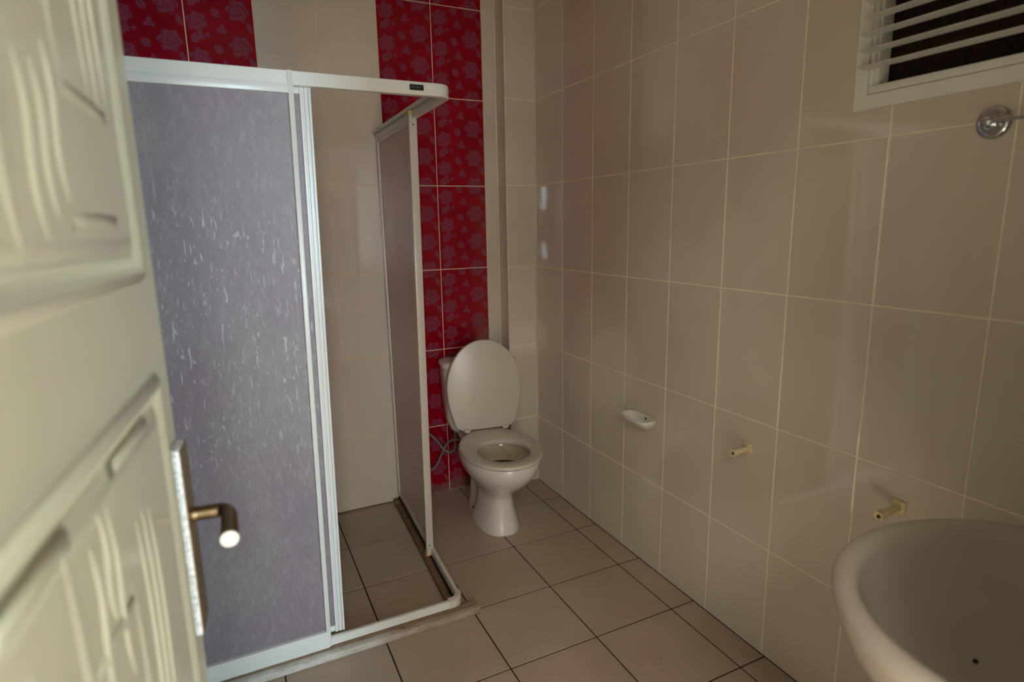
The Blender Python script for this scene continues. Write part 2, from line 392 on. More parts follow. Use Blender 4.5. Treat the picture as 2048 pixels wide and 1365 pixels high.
strip(wall_chase, 'left', [-.0985, 0], ROWS, lambda a, c: (-.158-G, a, c) if False else (-.158, a, c), lambda m: 'beige')
for o in wall_chase.children:                       # left flank of the pipe casing faces the toilet
    if abs(o.location.x+.158) < 1e-6 and abs(o.location.y+.0985) < 1e-6:
        o.rotation_euler = ROT['right']; o.location = (-.158-G, 0, o.location.z)
ye = [.1, .3633] + [.3633+.25*i for i in range(1, 10)] + [-FY]
strip(wall_right, 'right', ye, ROWS, lambda a, c: (0, -a, c), lambda m: 'beige', .0042, (-WY1, -WY0, WZ0, WZ1))
strip(wall_left, 'left', [FY+.18, -2.25, -2.0, -1.75, -1.5, -1.25, -1.0, -.75, -.5, -.25, 0], ROWS, lambda a, c: (LX, a, c), lambda m: 'beige')
strip(wall_front, 'front', [0, .25, .5, .8], ROWS, lambda a, c: (-a, FY, c), lambda m: 'beige')
strip(wall_front, 'front', [.8, 1.05, 1.3, 1.6], [DH, 2.3623, HT], lambda a, c: (-a, FY, c), lambda m: 'beige')
FS = .3217; fx = [LX]+[-1.0699+FS*c for c in range(-1, 4)]+[0]; fy = [FY]+[-.3407-FS*r for r in range(7, -2, -1)]+[0]
for a, b in zip(fx, fx[1:]):
    for c, d in zip(fy, fy[1:]):
        if b-a > .012 and d-c > .012: put_tile(floor, 'floor', (a, c, 0), tile_mesh(b-a, d-c, M['floor'], 'floor', .0048))
# white corner trims of the pipe casing
n_ = 1
for d in ((-.164, -.1575, -.1045, -.099, 0, HT), (-.004, .0005, -.107, -.0995, 0, HT), (-.166, -.159, -.004, .0005, 0, HT)):
    tag(bx('trim_%d' % n_, d, M['socket'], bevel=.0008, seg=1), kind='structure'); n_ += 1

tag(bx('trim_%d' % n_, (LX, -.765, -.005, 0, 0, .007), M['sil'], bevel=.002, seg=1), kind='structure')
# the room behind the camera (source of all the light)
HX0, HX1, HY = -4.3, 1.2, -6.5
tag(bx('floor', (HX0, HX1, HY, FY-.15, -.1, 0), M['hallfloor']), kind='structure').name = 'floor_hall'
tag(bx('ceiling_hall', (HX0, HX1, HY, FY-.15, 2.7, 2.78), M['plaster']), kind='structure')
bm = bmesh.new()
for d in ((HY, -5.05, 0, 2.7), (-3.55, FY-.15, 0, 2.7), (-5.05, -3.55, 0, .80), (-5.05, -3.55, 2.15, 2.7)): box(bm, HX0-.1, HX0, *d)
tag(build('wall_hall_left', bm, M['hallwall']), kind='structure')
tag(bx('wall_hall_right', (HX1, HX1+.1, HY, FY-.15, 0, 2.7), M['hallwall']), kind='structure')
bm = bmesh.new()
for d in ((HX0, DX0-.0, FY-.19, FY-.15, 0, 2.7), (DX1, HX1, FY-.19, FY-.15, 0, 2.7), (DX0, DX1, FY-.19, FY-.15, DH, 2.7)): box(bm, *d)
tag(build('wall_hall_front', bm, M['hallwall']), kind='structure')
bm = bmesh.new()
wx = [(-3.8, -2.9), (-2.3, -1.4), (-.45, .05)]; xs = [HX0, -3.8, -2.9, -2.3, -1.4, -.45, .05, HX1]
for a, b in zip(xs, xs[1:]):
    if (a, b) in wx: box(bm, a, b, HY-.1, HY, 0, .80); box(bm, a, b, HY-.1, HY, 2.15, 2.7)
    else: box(bm, a, b, HY-.1, HY, 0, 2.7)
tag(build('wall_hall_back', bm, M['hallwall']), kind='structure')
k = 2
for a, b in wx:
    bm = bmesh.new()
    for d in ((a, a+.03), (b-.03, b)): box(bm, d[0], d[1], HY-.06, HY+.04, .80, 2.15)
    for z in ((.80, .85), (2.10, 2.15)): box(bm, a, b, HY-.06, HY+.04, *z)
    tag(build('window_%d' % k, bm, M['pvc']), kind='structure'); k += 1
# door lining
bm = bmesh.new()
box(bm, DX0-.045, DX0, FY-.19, FY+.012, 0, DH+.04); box(bm, DX1, DX1+.04, FY-.19, FY+.012, 0, DH+.04); box(bm, DX0, DX1, FY-.19, FY+.012, DH, DH+.04)
tag(build('door_frame', bm, M['door']), kind='structure')

# ------------------------------------------------------------------ open door leaf
A = math.radians(5.0); Ed = Vector((-1.518, -1.864, 0)); dv = Vector((math.sin(A), math.cos(A), 0)); dn = Vector((math.cos(A), -math.sin(A), 0))
door = empty('door_1', loc=(Ed.x, Ed.y, 0), rz=0); tag(door, 'cream panelled bathroom door standing open beside the camera', 'door', kind='structure')
def D(q):   # (s back from the free edge, depth out of the face, z) -> local to the empty
    return -dv*q[0] + dn*q[1] + Vector((0, 0, q[2]))
bm = bmesh.new(); box(bm, 0, .80, -.038, 0, .012, 2.045, bevel=.002, seg=1, warp=D); build('door_leaf', bm, M['door'], door)
def ogee_frame(s0, s1, z0, z1):
    # moulding: ridge, then the sunk ground, then a raised field
    prof = [(0, 0), (.004, .004), (.012, .0095), (.018, .0085), (.024, .004), (.029, .0008), (.036, .0008), (.050, .0065), (.056, .007)]
    bm = bmesh.new(); rings = []
    for off, h in prof:
        rings.append([(s0+off, h, z0+off), (s1-off, h, z0+off), (s1-off, h, z1-off), (s0+off, h, z1-off)])
    loft(bm, rings, False, True, D); return build('moulded_panel', bm, M['door'], door, angle=50)
ogee_frame(.072, .38, 1.315, 1.93); ogee_frame(.072, .38, .62, 1.205) if False else None
def panel(z0, z1, s0=.080, s1=.73): return ogee_frame(s0, s1, z0, z1)
for o in [c for c in door.children if c.name.startswith('moulded_panel')]: bpy.data.objects.remove(o)
panel(1.315, 1.93); panel(.15, 1.205)
def ridge(s, z0, z1, wd=.011, h=.0026, lean=0.0, name='embossed_flute'):
    bm = bmesh.new(); rings = []; n = 14
    for i in range(n+1):
        t = i/n; z = z0+(z1-z0)*t; k = max(.04, math.sin(PI*min(1, max(0, .02+.96*t)))**.55); c = s+lean*(t-.5)+.006*math.sin(2*PI*t)
        rings.append([(c-wd*k, .0068, z), (c-wd*k*.5, .0068+h*k*.75, z), (c, .0068+h*k, z), (c+wd*k*.5, .0068+h*k*.75, z), (c+wd*k, .0068, z)])
    rows = [[bm.verts.new(D(p)) for p in r] for r in rings]
    for a, b in zip(rows, rows[1:]):
        for i in range(4): bm.faces.new((a[i], a[i+1], b[i+1], b[i]))
    return build(name, bm, M['door'], door, smooth=True)
for s, z0, z1, wd in ((.30, 1.495, 1.88, .016), (.225, 1.50, 1.86, .008), (.195, 1.49, 1.85, .007), (.165, 1.50, 1.84, .006), (.385, 1.37, 1.50, .010), (.355, 1.385, 1.50, .009), (.325, 1.40, 1.52, .008), (.435, 1.36, 1.60, .016), (.50, 1.40, 1.7, .012), (.57, 1.37, 1.75, .014)):
    ridge(s, z0, z1, wd, lean=.012)
for s, z0, z1, wd in ((.447, .70, 1.172, .016), (.372, 1.05, 1.155, .007), (.350, .98, 1.15, .006), (.40, .99, 1.14, .007), (.31, .70, 1.06, .014), (.27, .72, 1.10, .006), (.245, .74, 1.10, .006), (.22, .76, 1.09, .006), (.52, .8, 1.13, .014), (.60, .7, 1.15, .012)):
    ridge(s, z0, z1, wd, lean=.012)
def ledge(s0, s1, za, zb):
    bm = bmesh.new()
    loft(bm, [[(s0+(s1-s0)*t, .0068, za+(zb-za)*t+.014), (s0+(s1-s0)*t, .0068+.0028*math.sin(PI*min(1, t*1.0+.02)), za+(zb-za)*t), (s0+(s1-s0)*t, .0068, za+(zb-za)*t-.002)] for t in [i/10 for i in range(11)]], True, True, D)
    return build('embossed_ledge', bm, M['door'], door, smooth=True)
ledge(.17, .32, 1.483, 1.488); ledge(.18, .33, 1.380, 1.378); ledge(.18, .33, 1.164, 1.164); ledge(.31, .44, 1.035, 1.042); ledge(.44, .56, 1.162, 1.16)
# lever handle on a long plate
bm = bmesh.new(); box(bm, .010, .064, .0005, .013, .818, 1.092, bevel=.003, warp=D); plate = build('handle_plate', bm, M['plate_sheen'], door, angle=40); tag(plate, 'long narrow lock plate with whitish edge')  # white plate body paints in the bright reflection along its edge
bm = bmesh.new(); box(bm, .011, .063, .0122, .0142, .820, 1.090, bevel=.0004, seg=1, warp=D); build('plate_face', bm, M['brass'], plate)
bm = bmesh.new(); tube(bm, [D((.029, .012, .985)), D((.029, .017, .985)), D((.029, .023, .985))], [.011, .011, .0085], 20); tube(bm, smooth_path([D((.029, .012, .985)), D((.029, .035, .985)), D((.030, .050, .985)), D((.040, .059, .984)), D((.070, .063, .982)), D((.112, .066, .980))], 8), [.0098+.0022*max(0, (i-16)/24) for i in range(41)], 20)
lev = build('lever_handle', bm, M['bronze'], door, angle=50)
bm = bmesh.new(); tube(bm, [D((.110, .0658, .9801)), D((.1135, .0661, .98))], .0112, 20); build('lever_cap', bm, M['pvc'], lev, angle=50)
bm = bmesh.new(); box(bm, .030, .036, .0135, .0142, .875, .900, bevel=.0005, seg=1, warp=D); build('keyhole', bm, M['dark'], plate)

# ------------------------------------------------------------------ shower enclosure
def Wp(q):   # the enclosure leans and is a little out of square
    tz = min(1, max(0, (q[2]-.04)/1.72)); ty = min(1, max(0, (q[1]+.985)/.985))
    top = .008*(1-ty)+.018*ty; bot = -.020*(1-ty)+.025*ty
    return Vector((q[0]+bot*(1-tz)+top*tz, q[1], q[2]))
enc = empty('shower_enclosure', 'white framed corner shower enclosure with lilac frosted panels', 'shower enclosure', (-1.2, -.6, 0))
def W2(q): return Wp(q)-Vector((-1.2, -.6, 0))
def sb(name, dims, mat, parent=enc, bevel=.0015, seg=2):
    bm = bmesh.new(); box(bm, *dims, bevel=bevel, seg=seg, warp=W2); return build(name, bm, M[mat], parent, angle=40)
FYE, SXE = -.985, -.762                       # outer faces of the two sides
def rail(name, z0, z1, depth, rad, mat, slot=None):
    """L-shaped channel: front run, rounded corner, side run"""
    path = [Vector((LX+.003, FYE, 0))]; n = 10
    cx, cy = SXE-rad, FYE+rad
    for i in range(n+1):
        a = -PI/2+PI/2*i/n; path.append(Vector((cx+rad*math.cos(a), cy+rad*math.sin(a), 0)))
    path.append(Vector((SXE, -.003, 0)))
    bm = bmesh.new(); rings = []
    dns = [Vector((0, -1, 0))]+[Vector((math.cos(-PI/2+PI/2*i/n), math.sin(-PI/2+PI/2*i/n), 0)) for i in range(n+1)]+[Vector((1, 0, 0))]
    if slot: prof = [(0, z0+.001), (0, z1-.0012), (.0012, z1), (depth, z1), (depth, z1-.012), (depth-.004, z1-.012), (depth-.004, z1-.003), (depth-.013, z1-.003), (depth-.013, z0), (.001, z0)]
    else: prof = [(0, z0), (0, z1-.004), (.004, z1), (depth-.002, z1), (depth, z1-.002), (depth, z0)]
    for p, d in zip(path, dns):
        rings.append([p-d*o+Vector((0, 0, z)) for o, z in prof])
    # mitre: the inner lines of the corner need the same straight runs
    loft(bm, rings, True, True, W2); return build(name, bm, M[mat], enc, angle=35)
toprail = rail('top_rail', 1.758, 1.795, .036, .050, 'white', slot=True)
botrail = rail('bottom_rail', .034, .062, .016, .040, 'white')
bm = bmesh.new(); cpth = []
for i in range(-1, 12):
    a = -PI/2+PI/2*min(10, max(0, i))/10; p = Vector((SXE-.040+.040*math.cos(a), FYE+.040+.040*math.sin(a), 0))
    if i < 0: p.x -= .014
    if i > 10: p.y += .014
    cpth.append((p, Vector((math.cos(a), math.sin(a), 0))))
loft(bm, [[p+d*.0018+Vector((0, 0, .033)), p+d*.0018+Vector((0, 0, .063)), p-d*.003+Vector((0, 0, .066)), p-d*.020+Vector((0, 0, .066)), p-d*.020+Vector((0, 0, .033))] for p, d in cpth], True, True, W2)
build('corner_piece', bm, M['side'], enc, angle=35)
bot_silicone = sb('silicone_bead', (LX+.003, SXE-.02, FYE-.006, FYE+.004, .0263, .036), 'sil')
sb('base_profile', (SXE-.046, SXE-.020, FYE+.034, -.01, .0005, .022), 'sil', enc, .004)
sb('base_profile', (SXE-.020, SXE-.016, FYE+.034, -.01, .0005, .030), 'gasket', enc, 0)
sb('base_profile', (SXE-.016, SXE-.001, FYE+.034, -.01, .0005, .034), 'sil', enc, 0)
# maker's badge
badge = sb('maker_badge', (-.8975, -.8545, FYE-.0022, FYE+.0005, 1.7705, 1.7865), 'badge', toprail, .0008, 1)
def text(name, body, size, loc, parent, mat, rot=(PI/2, 0, 0)):
    cu = bpy.data.curves.new(name, 'FONT'); cu.body = body; cu.size = size; cu.extrude = .0002; cu.resolution_u = 2
    t = bpy.data.objects.new(name, cu); COL.objects.link(t); bpy.context.view_layer.update()
    me = bpy.data.meshes.new_from_object(t); bpy.data.objects.remove(t); me.materials.clear(); me.materials.append(mat)
    o = bpy.data.objects.new(name, me); COL.objects.link(o); o.parent = parent; o.location = loc; o.rotation_euler = rot; return o
# fixed front panel (left of the opening)
fp = empty('fixed_panel', parent=enc)
sb('glass_panel', (LX+.01, -1.236, -.978, -.974, .088, 1.740), 'frost', fp, 0)
gl = fp.children[0]
sb('panel_frame', (LX+.003, -1.2365, FYE-.004, FYE+.016, 1.7365, 1.7600), 'white2', fp)
sb('panel_frame', (LX+.003, -1.2305, FYE-.006, FYE+.016, .034, .0925), 'white2', fp)
sb('panel_post', (-1.2375, -1.2235, FYE-.0045, FYE+.022, .036, 1.7955), 'white', fp)
sb('wall_profile', (LX+.001, LX+.026, FYE-.002, FYE+.022, .036, 1.7955), 'white2', fp)
# sliding door, pushed open behind the fixed panel
sd = empty('sliding_door', parent=enc)
YD = -.960
g2 = sb('glass_panel', (-1.66, -1.203, YD+.004, YD+.008, .085, 1.742), 'frost', sd, 0)
sb('door_top_frame', (-1.66, -1.178, YD, YD+.014, 1.7415, 1.7595), 'white2', sd)
sb('door_bottom_frame', (-1.66, -1.178, YD, YD+.014, .066, .085), 'white2', sd)
bm = bmesh.new()
for a, b, dpt in ((-1.2065, -1.1995, .0), (-1.1995, -1.1945, .003), (-1.1945, -1.186, 0), (-1.186, -1.183, .0025), (-1.183, -1.1765, -.001)):
    box(bm, a, b, YD-.004+dpt, YD+.016, .064, 1.7595, bevel=.0008, seg=1, warp=W2)
build('door_stile', bm, M['white2'], sd, angle=40)
for x in (-1.62, -1.24):
    bm = bmesh.new(); tube(bm, [W2(Vector((x, YD+.014, 1.765))), W2(Vector((x, YD+.022, 1.765)))], .007, 14); build('roller', bm, M['pvc'], sd, angle=50)
# side panels: a fixed frame by the wall and a sliding frame before it
sp = empty('side_panel', parent=enc)
sb('wall_profile', (-.783, -.768, -.024, -.002, .036, 1.775), 'side', sp)
sb('panel_frame', (-.782, -.770, -.573, -.022, 1.742, 1.775), 'side', sp)
sb('panel_frame', (-.782, -.770, -.573, -.022, .048, .068), 'side', sp)
sb('panel_frame', (-.784, -.769, -.045, -.024, .048, 1.775), 'white', sp)
sg = sb('glass_panel', (-.778, -.774, -.560, -.040, .066, 1.745), 'frost2', sp, 0)
sb('inner_bead', (-.782, -.770, -.573, -.550, .048, 1.775), 'side', sp)
sb('rubber_gasket', (-.784, -.771, -.592, -.573, .055, 1.765), 'gasket', sp, .001, 1)
stile = sb('side_stile', (-.797, -.767, -.612, -.592, .036, 1.772), 'side', sp, .003)
sb('stile_cap', (-.800, -.768, -.616, -.588, 1.770, 1.783), 'yellowcap', sp, .003)
sb('stile_cap', (-.800, -.768, -.614, -.588, .030, .040), 'yellowcap', sp, .002)
sb('stile_cap', (-.790, -.766, -.05, -.02, 1.772, 1.780), 'yellowcap', sp, .002)
for z in (1.735, .075):
    bm = bmesh.new(); tube(bm, [W2(Vector((-.782, -.6135, z))), W2(Vector((-.782, -.611, z)))], .0028, 10); build('screw', bm, M['dark'], stile)
for z in (1.40, .34):
    bm = bmesh.new(); tube(bm, [W2(Vector((-.786, -.034, z))), W2(Vector((-.783, -.034, z)))], .0028, 10); build('screw', bm, M['dark'], sp)
sb('guide_block', (-.812, -.785, -.075, -.045, .001, .030), 'sil', sp, .004)
# masonry curb under the front run: its own threshold
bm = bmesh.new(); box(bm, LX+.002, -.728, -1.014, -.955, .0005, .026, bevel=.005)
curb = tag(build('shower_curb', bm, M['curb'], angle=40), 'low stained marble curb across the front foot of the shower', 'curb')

# ------------------------------------------------------------------ toilet
TO = empty('toilet', 'white close-coupled toilet with lid raised in front of red tiles', 'toilet', (-.335, 0, 0), math.radians(-8))
def egg(cy, hb, hf, hw, n=40, k=.10, sq=2.0):
    """outline round (0, cy): hb behind, hf in front"""
    out = []
    for i in range(n):
        t = 2*PI*i/n; c, s_ = math.cos(t), math.sin(t)
        y = (hb if c > 0 else hf)*math.copysign(abs(c)**(2/sq), c)
        x = hw*math.copysign(abs(s_)**(2/sq), s_)*(1-k*max(0, c)**2)
        out.append((x, cy+y))
    return out
def egg2(yb, yf, hw, n=40, k=.12, cut=0.0):
    cy = yf+(yb-yf)*.50; pts = egg(cy, (yb-yf)*.5, (yb-yf)*.5, hw, n, k, 2.15)
    return [(x, min(y, yb-cut)) for x, y in pts]
def ring(pts, z): return [(x, y, z) for x, y in pts]
bm = bmesh.new()
def peanut(hf, yf, hr, yr, waist, n=40):
    """front round column joined to the rear trap by a waist"""
    out = []; cy = (yf+yr)/2
    for i in range(n):
        t = 2*PI*i/n; c, s_ = math.cos(t), math.sin(t)
        y = cy+(yr-cy)*c if c > 0 else cy-(cy-yf)*(-c)
        u = (y-yf)/(yr-yf)
        w_ = hf*max(0, 1-((u-.27)/.27)**2)**.5 if u < .27 else None
        prof = hf if u <= .45 else (hf+(waist-hf)*math.sin(PI/2*(u-.45)/.17)**2 if u < .62 else waist+(hr-waist)*min(1, (u-.62)/.13))
        x = prof*math.copysign(abs(s_)**.75, s_); out.append((x, y))
    return out
R_ = [ring(peanut(.108, -.575, .105, -.13, .103), .0), ring(peanut(.108, -.576, .105, -.13, .103), .010),
      ring(peanut(.100, -.566, .098, -.135, .090), .035), ring(peanut(.090, -.556, .093, -.14, .062), .075), ring(peanut(.081, -.550, .092, -.145, .048), .115),
      ring(peanut(.076, -.550, .090, -.150, .046), .150), ring(peanut(.080, -.558, .090, -.155, .052), .178),
      ring(peanut(.094, -.590, .094, -.155, .068), .205), ring(peanut(.118, -.640, .104, -.155, .094), .240), ring(egg2(-.150, -.690, .145), .275),
      ring(egg2(-.16, -.722, .163), .310), ring(egg2(-.19, -.738, .173), .340), ring(egg2(-.20, -.742, .175), .372), ring(egg2(-.205, -.738, .171), .379),
      ring(egg2(-.385, -.708, .13, k=0), .379), ring(egg2(-.390, -.702, .126, k=0), .372)]
# make the inner ring start lines follow the same point order, then close at the throat
loft(bm, R_, True, False)
body = build('bowl', bm, M['porc'], TO, angle=60)
bm = bmesh.new()
I_ = [ring(egg2(-.387, -.704, .128, k=0), .376), ring(egg2(-.395, -.700, .132, k=0), .350), ring(egg2(-.425, -.685, .118, k=0), .328), ring(egg2(-.452, -.670, .100, k=0), .306), ring(egg2(-.47, -.64, .08, k=0), .262), ring(egg2(-.50, -.60, .05, k=0), .23)]
loft(bm, I_, False, True); bowl_in = build('bowl_interior', bm, M['porcin'], body, smooth=True)
bm = bmesh.new(); loft(bm, [ring(egg2(-.448, -.673, .102, k=0), .308), ring(egg2(-.446, -.675, .104, k=0), .311)]); build('water', bm, M['water'], body)
bm = bmesh.new(); box(bm, -.115, .115, -.30, -.045, .335, .372, bevel=.012); build('rear_deck', bm, M['porc'], TO, angle=40)
def slab(name, outer, inner, z0, z1, mat, parent, r=.006, fn=None):
    bm = bmesh.new(); cy = sum(p[1] for p in outer)/len(outer)
    sh = lambda P, k: [(x*(1-k/.18), cy2+(y-cy2)*(1-k/.22)) for x, y in P for cy2 in (sum(p[1] for p in P)/len(P),)]
    rings = [ring(sh(outer, r), z0), ring(sh(outer, r*.3), z0+r*.3), ring(outer, z0+r), ring(outer, z1-r), ring(sh(outer, r*.3), z1-r*.3), ring(sh(outer, r), z1)]
    if inner:
        rings += [ring(sh(inner, -r), z1), ring(sh(inner, -r*.2), z1-r*.4), ring(inner, z1-r), ring(inner, z0)]
        rows = loft(bm, rings, False, False, fn); n = len(outer)
        for i in range(n): bm.faces.new((rows[-1][i], rows[-1][(i+1) % n], rows[0][(i+1) % n], rows[0][i]))
    else: loft(bm, rings, True, True, fn)
    return build(name, bm, M[mat], parent, angle=60)
slab('seat', egg2(-.235, -.752, .180, 56, .30), egg2(-.425, -.684, .115, 56, 0.0), .383, .402, 'plastic', TO, .007)
# raised lid: outline laid in the x / up plane, leaning back on the cistern
HZ, HY_ = .404, -.252; LEN = .436; lean = math.radians(3)
def lidfn(q):    # q.y runs 0 (hinge) .. -LEN (tip) ; q.z is thickness
    L = -q.y
    return Vector((q.x, HY_+L*math.sin(lean)-q.z*math.cos(lean)*1.0, HZ+L*math.cos(lean)+q.z*math.sin(lean)))
def lid_pts():
    """outline from the hinge (y = 0) to the tip (y = -LEN)"""
    C_ = .205; right = []
    for i in range(24):                     # hinge end: full sides, rounded corners
        t = i/24; L = C_*t
        if L < .030: hw = .118+.032*math.sin(PI/2*L/.030)
        else: hw = .150+.033*math.sin(PI/2*(L-.030)/(C_-.030))
        right.append((hw, -L))
    for i in range(25):
        t = PI/2*i/24; right.append((.183*math.cos(t)**.96, -C_-(LEN-C_)*math.sin(t)))
    return right+[(-x, y) for x, y in right[-2::-1]]
LP = lid_pts()
slab('lid', LP, None, 0, .020, 'plastic', TO, .006, lidfn)
for s_ in (-1, 1):
    bm = bmesh.new(); box(bm, s_*.095-.016, s_*.095+.016, -.285, -.240, .398, .416, bevel=.006); hb = build('hinge_block', bm, M['plastic'], TO, angle=40)
    bm = bmesh.new(); tube(bm, [(s_*.075, -.262, .408), (s_*.128, -.262, .408)], .0048, 12); build('hinge_pin', bm, M['hinge'], hb, angle=50)
# cistern
def rrect(hw, y0, y1, r, z, n=7):
    out = []
    for cx_, cy_, a0 in ((hw-r, y1-r, 0), (-hw+r, y1-r, PI/2), (-hw+r, y0+r, PI), (hw-r, y0+r, 1.5*PI)):
        for i in range(n+1):
            a = a0+PI/2*i/n; out.append((cx_+r*math.cos(a), cy_+r*math.sin(a), z))
    return out
bm = bmesh.new()
loft(bm, [rrect(.10, -.150, -.055, .03, .352), rrect(.128, -.172, -.05, .035, .360), rrect(.150, -.185, -.047, .04, .385), rrect(.166, -.192, -.045, .042, .43),
          rrect(.174, -.198, -.043, .042, .55), rrect(.181, -.203, -.042, .042, .690), rrect(.181, -.203, -.042, .042, .700)])
cist = build('cistern', bm, M['porc'], TO, angle=60)
bm = bmesh.new()
loft(bm, [rrect(.183, -.206, -.040, .043, .696), rrect(.187, -.211, -.038, .045, .702), rrect(.187, -.211, -.038, .045, .716), rrect(.183, -.207, -.040, .045, .724), rrect(.172, -.196, -.048, .04, .728), rrect(.10, -.15, -.09, .02, .730)])
build('cistern_lid', bm, M['porc'], cist, angle=60)
bm = bmesh.new(); tube(bm, [(0, -.122, .728), (0, -.122, .737), (0, -.122, .739)], [.02, .02, .017], 20); build('flush_button', bm, M['chrome'], cist, angle=50)
for s_ in (-1, 1):
    bm = bmesh.new(); tube(bm, [(s_*.080, -.335, .042), (s_*.096, -.335, .040)], .006, 12); build('floor_bolt', bm, M['hinge'], body)
bm = bmesh.new(); tube(bm, smooth_path([(0, -.14, .10), (0, -.08, .12), (0, -.012, .14)], 5), .050, 20); build('waste_pipe', bm, M['pvc'], TO, angle=50)
# supply hose looping beside the toilet
hp = [(-.468, -.085, .372), (-.469, -.085, .300), (-.475, -.08, .252), (-.499, -.065, .236), (-.527, -.05, .262), (-.560, -.04, .312), (-.600, -.035, .350), (-.655, -.035, .36), (-.690, -.04, .30), (-.690, -.045, .21), (-.650, -.05, .155), (-.605, -.05, .150), (-.567, -.05, .166), (-.532, -.05, .226), (-.502, -.06, .284), (-.470, -.09, .308), (-.43, -.13, .310)]
bm = bmesh.new(); tube(bm, smooth_path(hp, 8), .0062, 10)
hose = build('water_hose', bm, M['hose'], smooth=True); hose.parent = TO; hose.matrix_parent_inverse = (Matrix.Translation((-.335, 0, 0)) @ Matrix.Rotation(math.radians(-8), 4, 'Z')).inverted(); tag(hose, 'grey looped water hose')
bm = bmesh.new(); tube(bm, [(-.468, -.085, .345), (-.468, -.085, .372)], .009, 6); build('hose_nut', bm, M['chrome'], hose)

# ------------------------------------------------------------------ wash basin
BX_, BY_ = -.43, -2.45
ba = empty('washbasin', 'white pedestal washbasin with wide rolled rim in the near right corner', 'basin', (BX_, BY_, 0))
def ell(a, bf, bb, z, n=56, cy=0.0, sq=2.0):
    out = []
    for i in range(n):
        t = 2*PI*i/n; c, s_ = math.cos(t), math.sin(t); e = sq if s_ > 0 else 3.2
        x = a*math.copysign(abs(c)**(2/e), c); y = (bf if s_ > 0 else bb)*math.copysign(abs(s_)**(2/e), s_)
        out.append((x, cy+y, z))
    return out
bm = bmesh.new(); a, b = .300, .275; B = .226
rings = [ell(.085, .085, .07, .58), ell(.12, .115, .10, .61), ell(.19, .175, .15, .655), ell(.25, .232, .19, .710), ell(.283, .262, .212, .762), ell(.296, .272, .222, .798), ell(a, b, B, .815),
         ell(a-.003, b-.003, B-.001, .823), ell(a-.009, b-.009, B-.006, .829), ell(a-.018, b-.018, B-.014, .831), ell(a-.028, b-.028, B-.03, .829), ell(a-.036, b-.036, .150, .822), ell(a-.041, b-.041, .140, .808),
         ell(a-.049, b-.049, .130, .770), ell(a-.070, b-.068, .115, .722), ell(a-.115, b-.108, .09, .682), ell(a-.18, b-.165, .06, .662), ell(.045, .045, .03, .655), ell(.022, .022, .022, .652)]
loft(bm, rings, True, True); bowl = build('basin_bowl', bm, M['basin'], ba, smooth=True)
bm = bmesh.new(); loft(bm, [ell(.10, .10, .09, .0), ell(.098, .098, .088, .02), ell(.080, .082, .075, .10), ell(.075, .078, .07, .40), ell(.085, .085, .08, .57), ell(.090, .090, .085, .592)]); build('pedestal', bm, M['basin'], ba, smooth=True)
bm = bmesh.new(); loft(bm, [ell(.022, .022, .022, .6525), ell(.020, .02, .02, .6555), ell(.010, .01, .01, .655)]); build('drain', bm, M['chrome'], bowl, angle=40)
bm = bmesh.new(); tube(bm, [(.0335, .104, .660), (.0335, .1035, .6655)], .0035, 10); build('dirt_spot', bm, M['dark'], bowl)

# ------------------------------------------------------------------ things on the right wall
# soap dish
sdh = empty('soap_dish', 'small white open soap dish fixed to the beige wall right of the toilet', 'soap dish', (0, -1.004, .604))
def dish(hw, out, z, n=36, back=0.0):
    P = []
    for i in range(n):
        t = 2*PI*i/n; c, s_ = math.cos(t), math.sin(t)
        y = hw*math.copysign(abs(c)**.62, c); x = -out*.5-out*.5*math.copysign(abs(s_)**.5, s_)
        P.append((x-back, y, z))
    return P
bm = bmesh.new()
rows = loft(bm, [dish(.050, .036, -.014, back=.001), dish(.064, .054, -.009, back=.001), dish(.078, .074, .012, back=.001), dish(.082, .080, .023, back=.001), dish(.081, .078, .027, back=.001), dish(.076, .070, .027, back=.005), dish(.073, .066, .023, back=.007), dish(.060, .048, -.002, back=.010), dish(.046, .034, -.007, back=.013)], True, True)
dsh = build('dish', bm, M['pvc'], sdh, angle=60)
bm = bmesh.new(); tube(bm, [(-.0095, -.012, .016), (-.0125, -.012, .016)], .004, 12); build('screw_hole', bm, M['dark'], dsh)
# yellowed stubs
def stub(label, y, z, L, tilt):
    o = empty('wall_stub', label, 'wall stub', (0, y, z), group='yellowed plastic stubs on the right wall')
    bm = bmesh.new(); box(bm, -.008, 0, -.016, .016, -.018, .018, bevel=.004); build('back_plate', bm, M['yellow'], o, angle=40)
    bm = bmesh.new(); tube(bm, [(-.009, 0, 0), (-L+.018, 0, tilt*.6)], .0085, 14); tube(bm, [(-L+.019, 0, tilt*.6), (-L, 0, tilt)], .0125, 14); sh = build('shaft', bm, M['yellow'], o, angle=50)
    bm = bmesh.new(); tube(bm, [(-L+.0005, 0, tilt), (-L-.0006, 0, tilt)], .005, 10); build('bore', bm, M['hinge'], sh)
    return o
stub('yellowed plastic stub on the tiles between soap dish and washbasin', -1.515, .668, .070, -.004)
stub('yellowed plastic stub on the tiles just above the washbasin rim', -1.982, .678, .082, -.006)
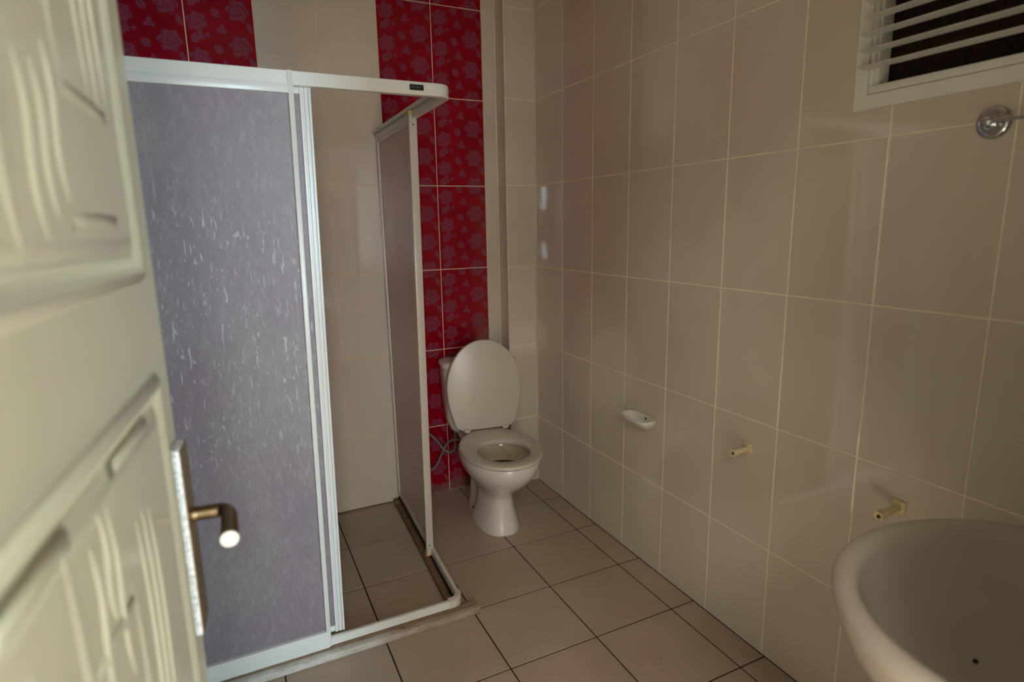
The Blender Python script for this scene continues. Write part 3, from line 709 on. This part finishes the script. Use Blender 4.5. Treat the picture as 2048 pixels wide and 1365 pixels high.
# towel bar
tb = empty('towel_bar', 'chrome towel bar with round rosette on the wall under the louvred window', 'towel bar', (0, -2.0755, 1.560))
bm = bmesh.new(); pr = [(.033, .0), (.033, .004), (.030, .009), (.024, .012), (.019, .0105), (.012, .012), (.010, .030), (.0095, .034), (.004, .037)]
loft(bm, [[(-x, r*math.cos(2*PI*k/32), r*math.sin(2*PI*k/32)) for k in range(32)] for r, x in pr]); ros = build('rosette', bm, M['chrome'], tb, angle=50)
bm = bmesh.new(); tube(bm, [(-.026, .012, .001), (-.026, -.56, .001)], .0042, 14); build('bar', bm, M['chrome'], tb, angle=50)
bm = bmesh.new(); loft(bm, [[(-x, -.545+r*math.cos(2*PI*k/32), r*math.sin(2*PI*k/32)) for k in range(32)] for r, x in pr]); build('rosette', bm, M['chrome'], tb, angle=50)

# louvred window
win = empty('window_1', loc=(0, (WY0+WY1)/2, WZ0)); tag(win, 'white louvred window high on the right wall', kind='structure')
def wb(name, dims, mat, parent=win, bevel=.0012):
    x0, x1, y0, y1, z0, z1 = dims; oy, oz = (WY0+WY1)/2, WZ0
    return bx(name, (x0, x1, y0-oy, y1-oy, z0-oz, z1-oz), M[mat], parent, bevel)
Y1, Y0, Z0, Z1 = -1.7676, -2.468, 1.6306, 2.240
FWd = .033
def mitre(name, pts, d0, d1, mat):
    bm = bmesh.new(); oy, oz = (WY0+WY1)/2, WZ0
    loft(bm, [[(d1, p[0]-oy, p[1]-oz) for p in pts], [(d0, p[0]-oy, p[1]-oz) for p in pts]]); o = build(name, bm, M[mat], win)
    md = o.modifiers.new('bevel', 'BEVEL'); md.width = .0012; md.segments = 2; return o
for pts in (((Y1, Z0), (Y0, Z0), (Y0+FWd, Z0+FWd), (Y1-FWd, Z0+FWd)), ((Y1, Z1), (Y1, Z0), (Y1-FWd, Z0+FWd), (Y1-FWd, Z1-FWd)),
            ((Y0, Z0), (Y0, Z1), (Y0+FWd, Z1-FWd), (Y0+FWd, Z0+FWd)), ((Y0, Z1), (Y1, Z1), (Y1-FWd, Z1-FWd), (Y0+FWd, Z1-FWd))):
    mitre('window_frame', pts, -.0085, .0, 'pvc')
ia, ib, ic, id_ = Y1-FWd-.0015, Y0+FWd+.0015, Z0+FWd+.0015, Z1-FWd-.0015
SW = .018
wb('sash_bar', (-.006, .05, ib, ia, ic, ic+SW), 'pvc'); wb('sash_bar', (-.006, .05, ib, ia, id_-SW, id_), 'pvc')
wb('sash_bar', (-.006, .05, ia-.009, ia, ic+SW, id_-SW), 'pvc'); wb('sash_bar', (-.006, .05, ib, ib+.009, ic+SW, id_-SW), 'pvc')
wb('slat_carrier', (.001, .04, ia-.018, ia-.011, ic+SW, id_-SW), 'pvc'); wb('slat_carrier', (.001, .04, ib+.011, ib+.018, ic+SW, id_-SW), 'pvc')
wb('insect_screen', (.052, .056, ib, ia, ic, id_), 'mesh', bevel=0)
tag(bx('window_reveal', (.06, .13, WY0-.03, WY1+.03, WZ0-.03, WZ1+.03), M['dark']), kind='structure')
zz = 1.7245; oy, oz = (WY0+WY1)/2, WZ0
sl_me = None; i = 0
while zz < id_-SW-.008:
    if sl_me is None:
        bm = bmesh.new(); th = .0018; P0 = Vector((-.035, 0, .0)); P1 = Vector((-.0105, 0, -.0050)); nrm = Vector((.2, 0, .98))*th
        ya, yb = ia+.010, ib-.010
        sect = [P0, P1, P1+nrm, P0+nrm]
        loft(bm, [[(p.x, ya, p.z) for p in sect], [(p.x, yb, p.z) for p in sect]])
        bmesh.ops.recalc_face_normals(bm, faces=bm.faces); sl_me = bpy.data.meshes.new('louver_slat'); bm.to_mesh(sl_me); bm.free(); sl_me.materials.append(M['slat'])
    o = bpy.data.objects.new('louver_slat', sl_me); o.parent = win; o.location = (0, -oy, zz-oz); COL.objects.link(o); zz += .0364; i += 1
# badge lettering
bl = text('badge_lettering', 'Usma Bac', .0082, W2(Vector((-.8950, FYE-.0026, 1.7765))), badge, M['badgetext'])
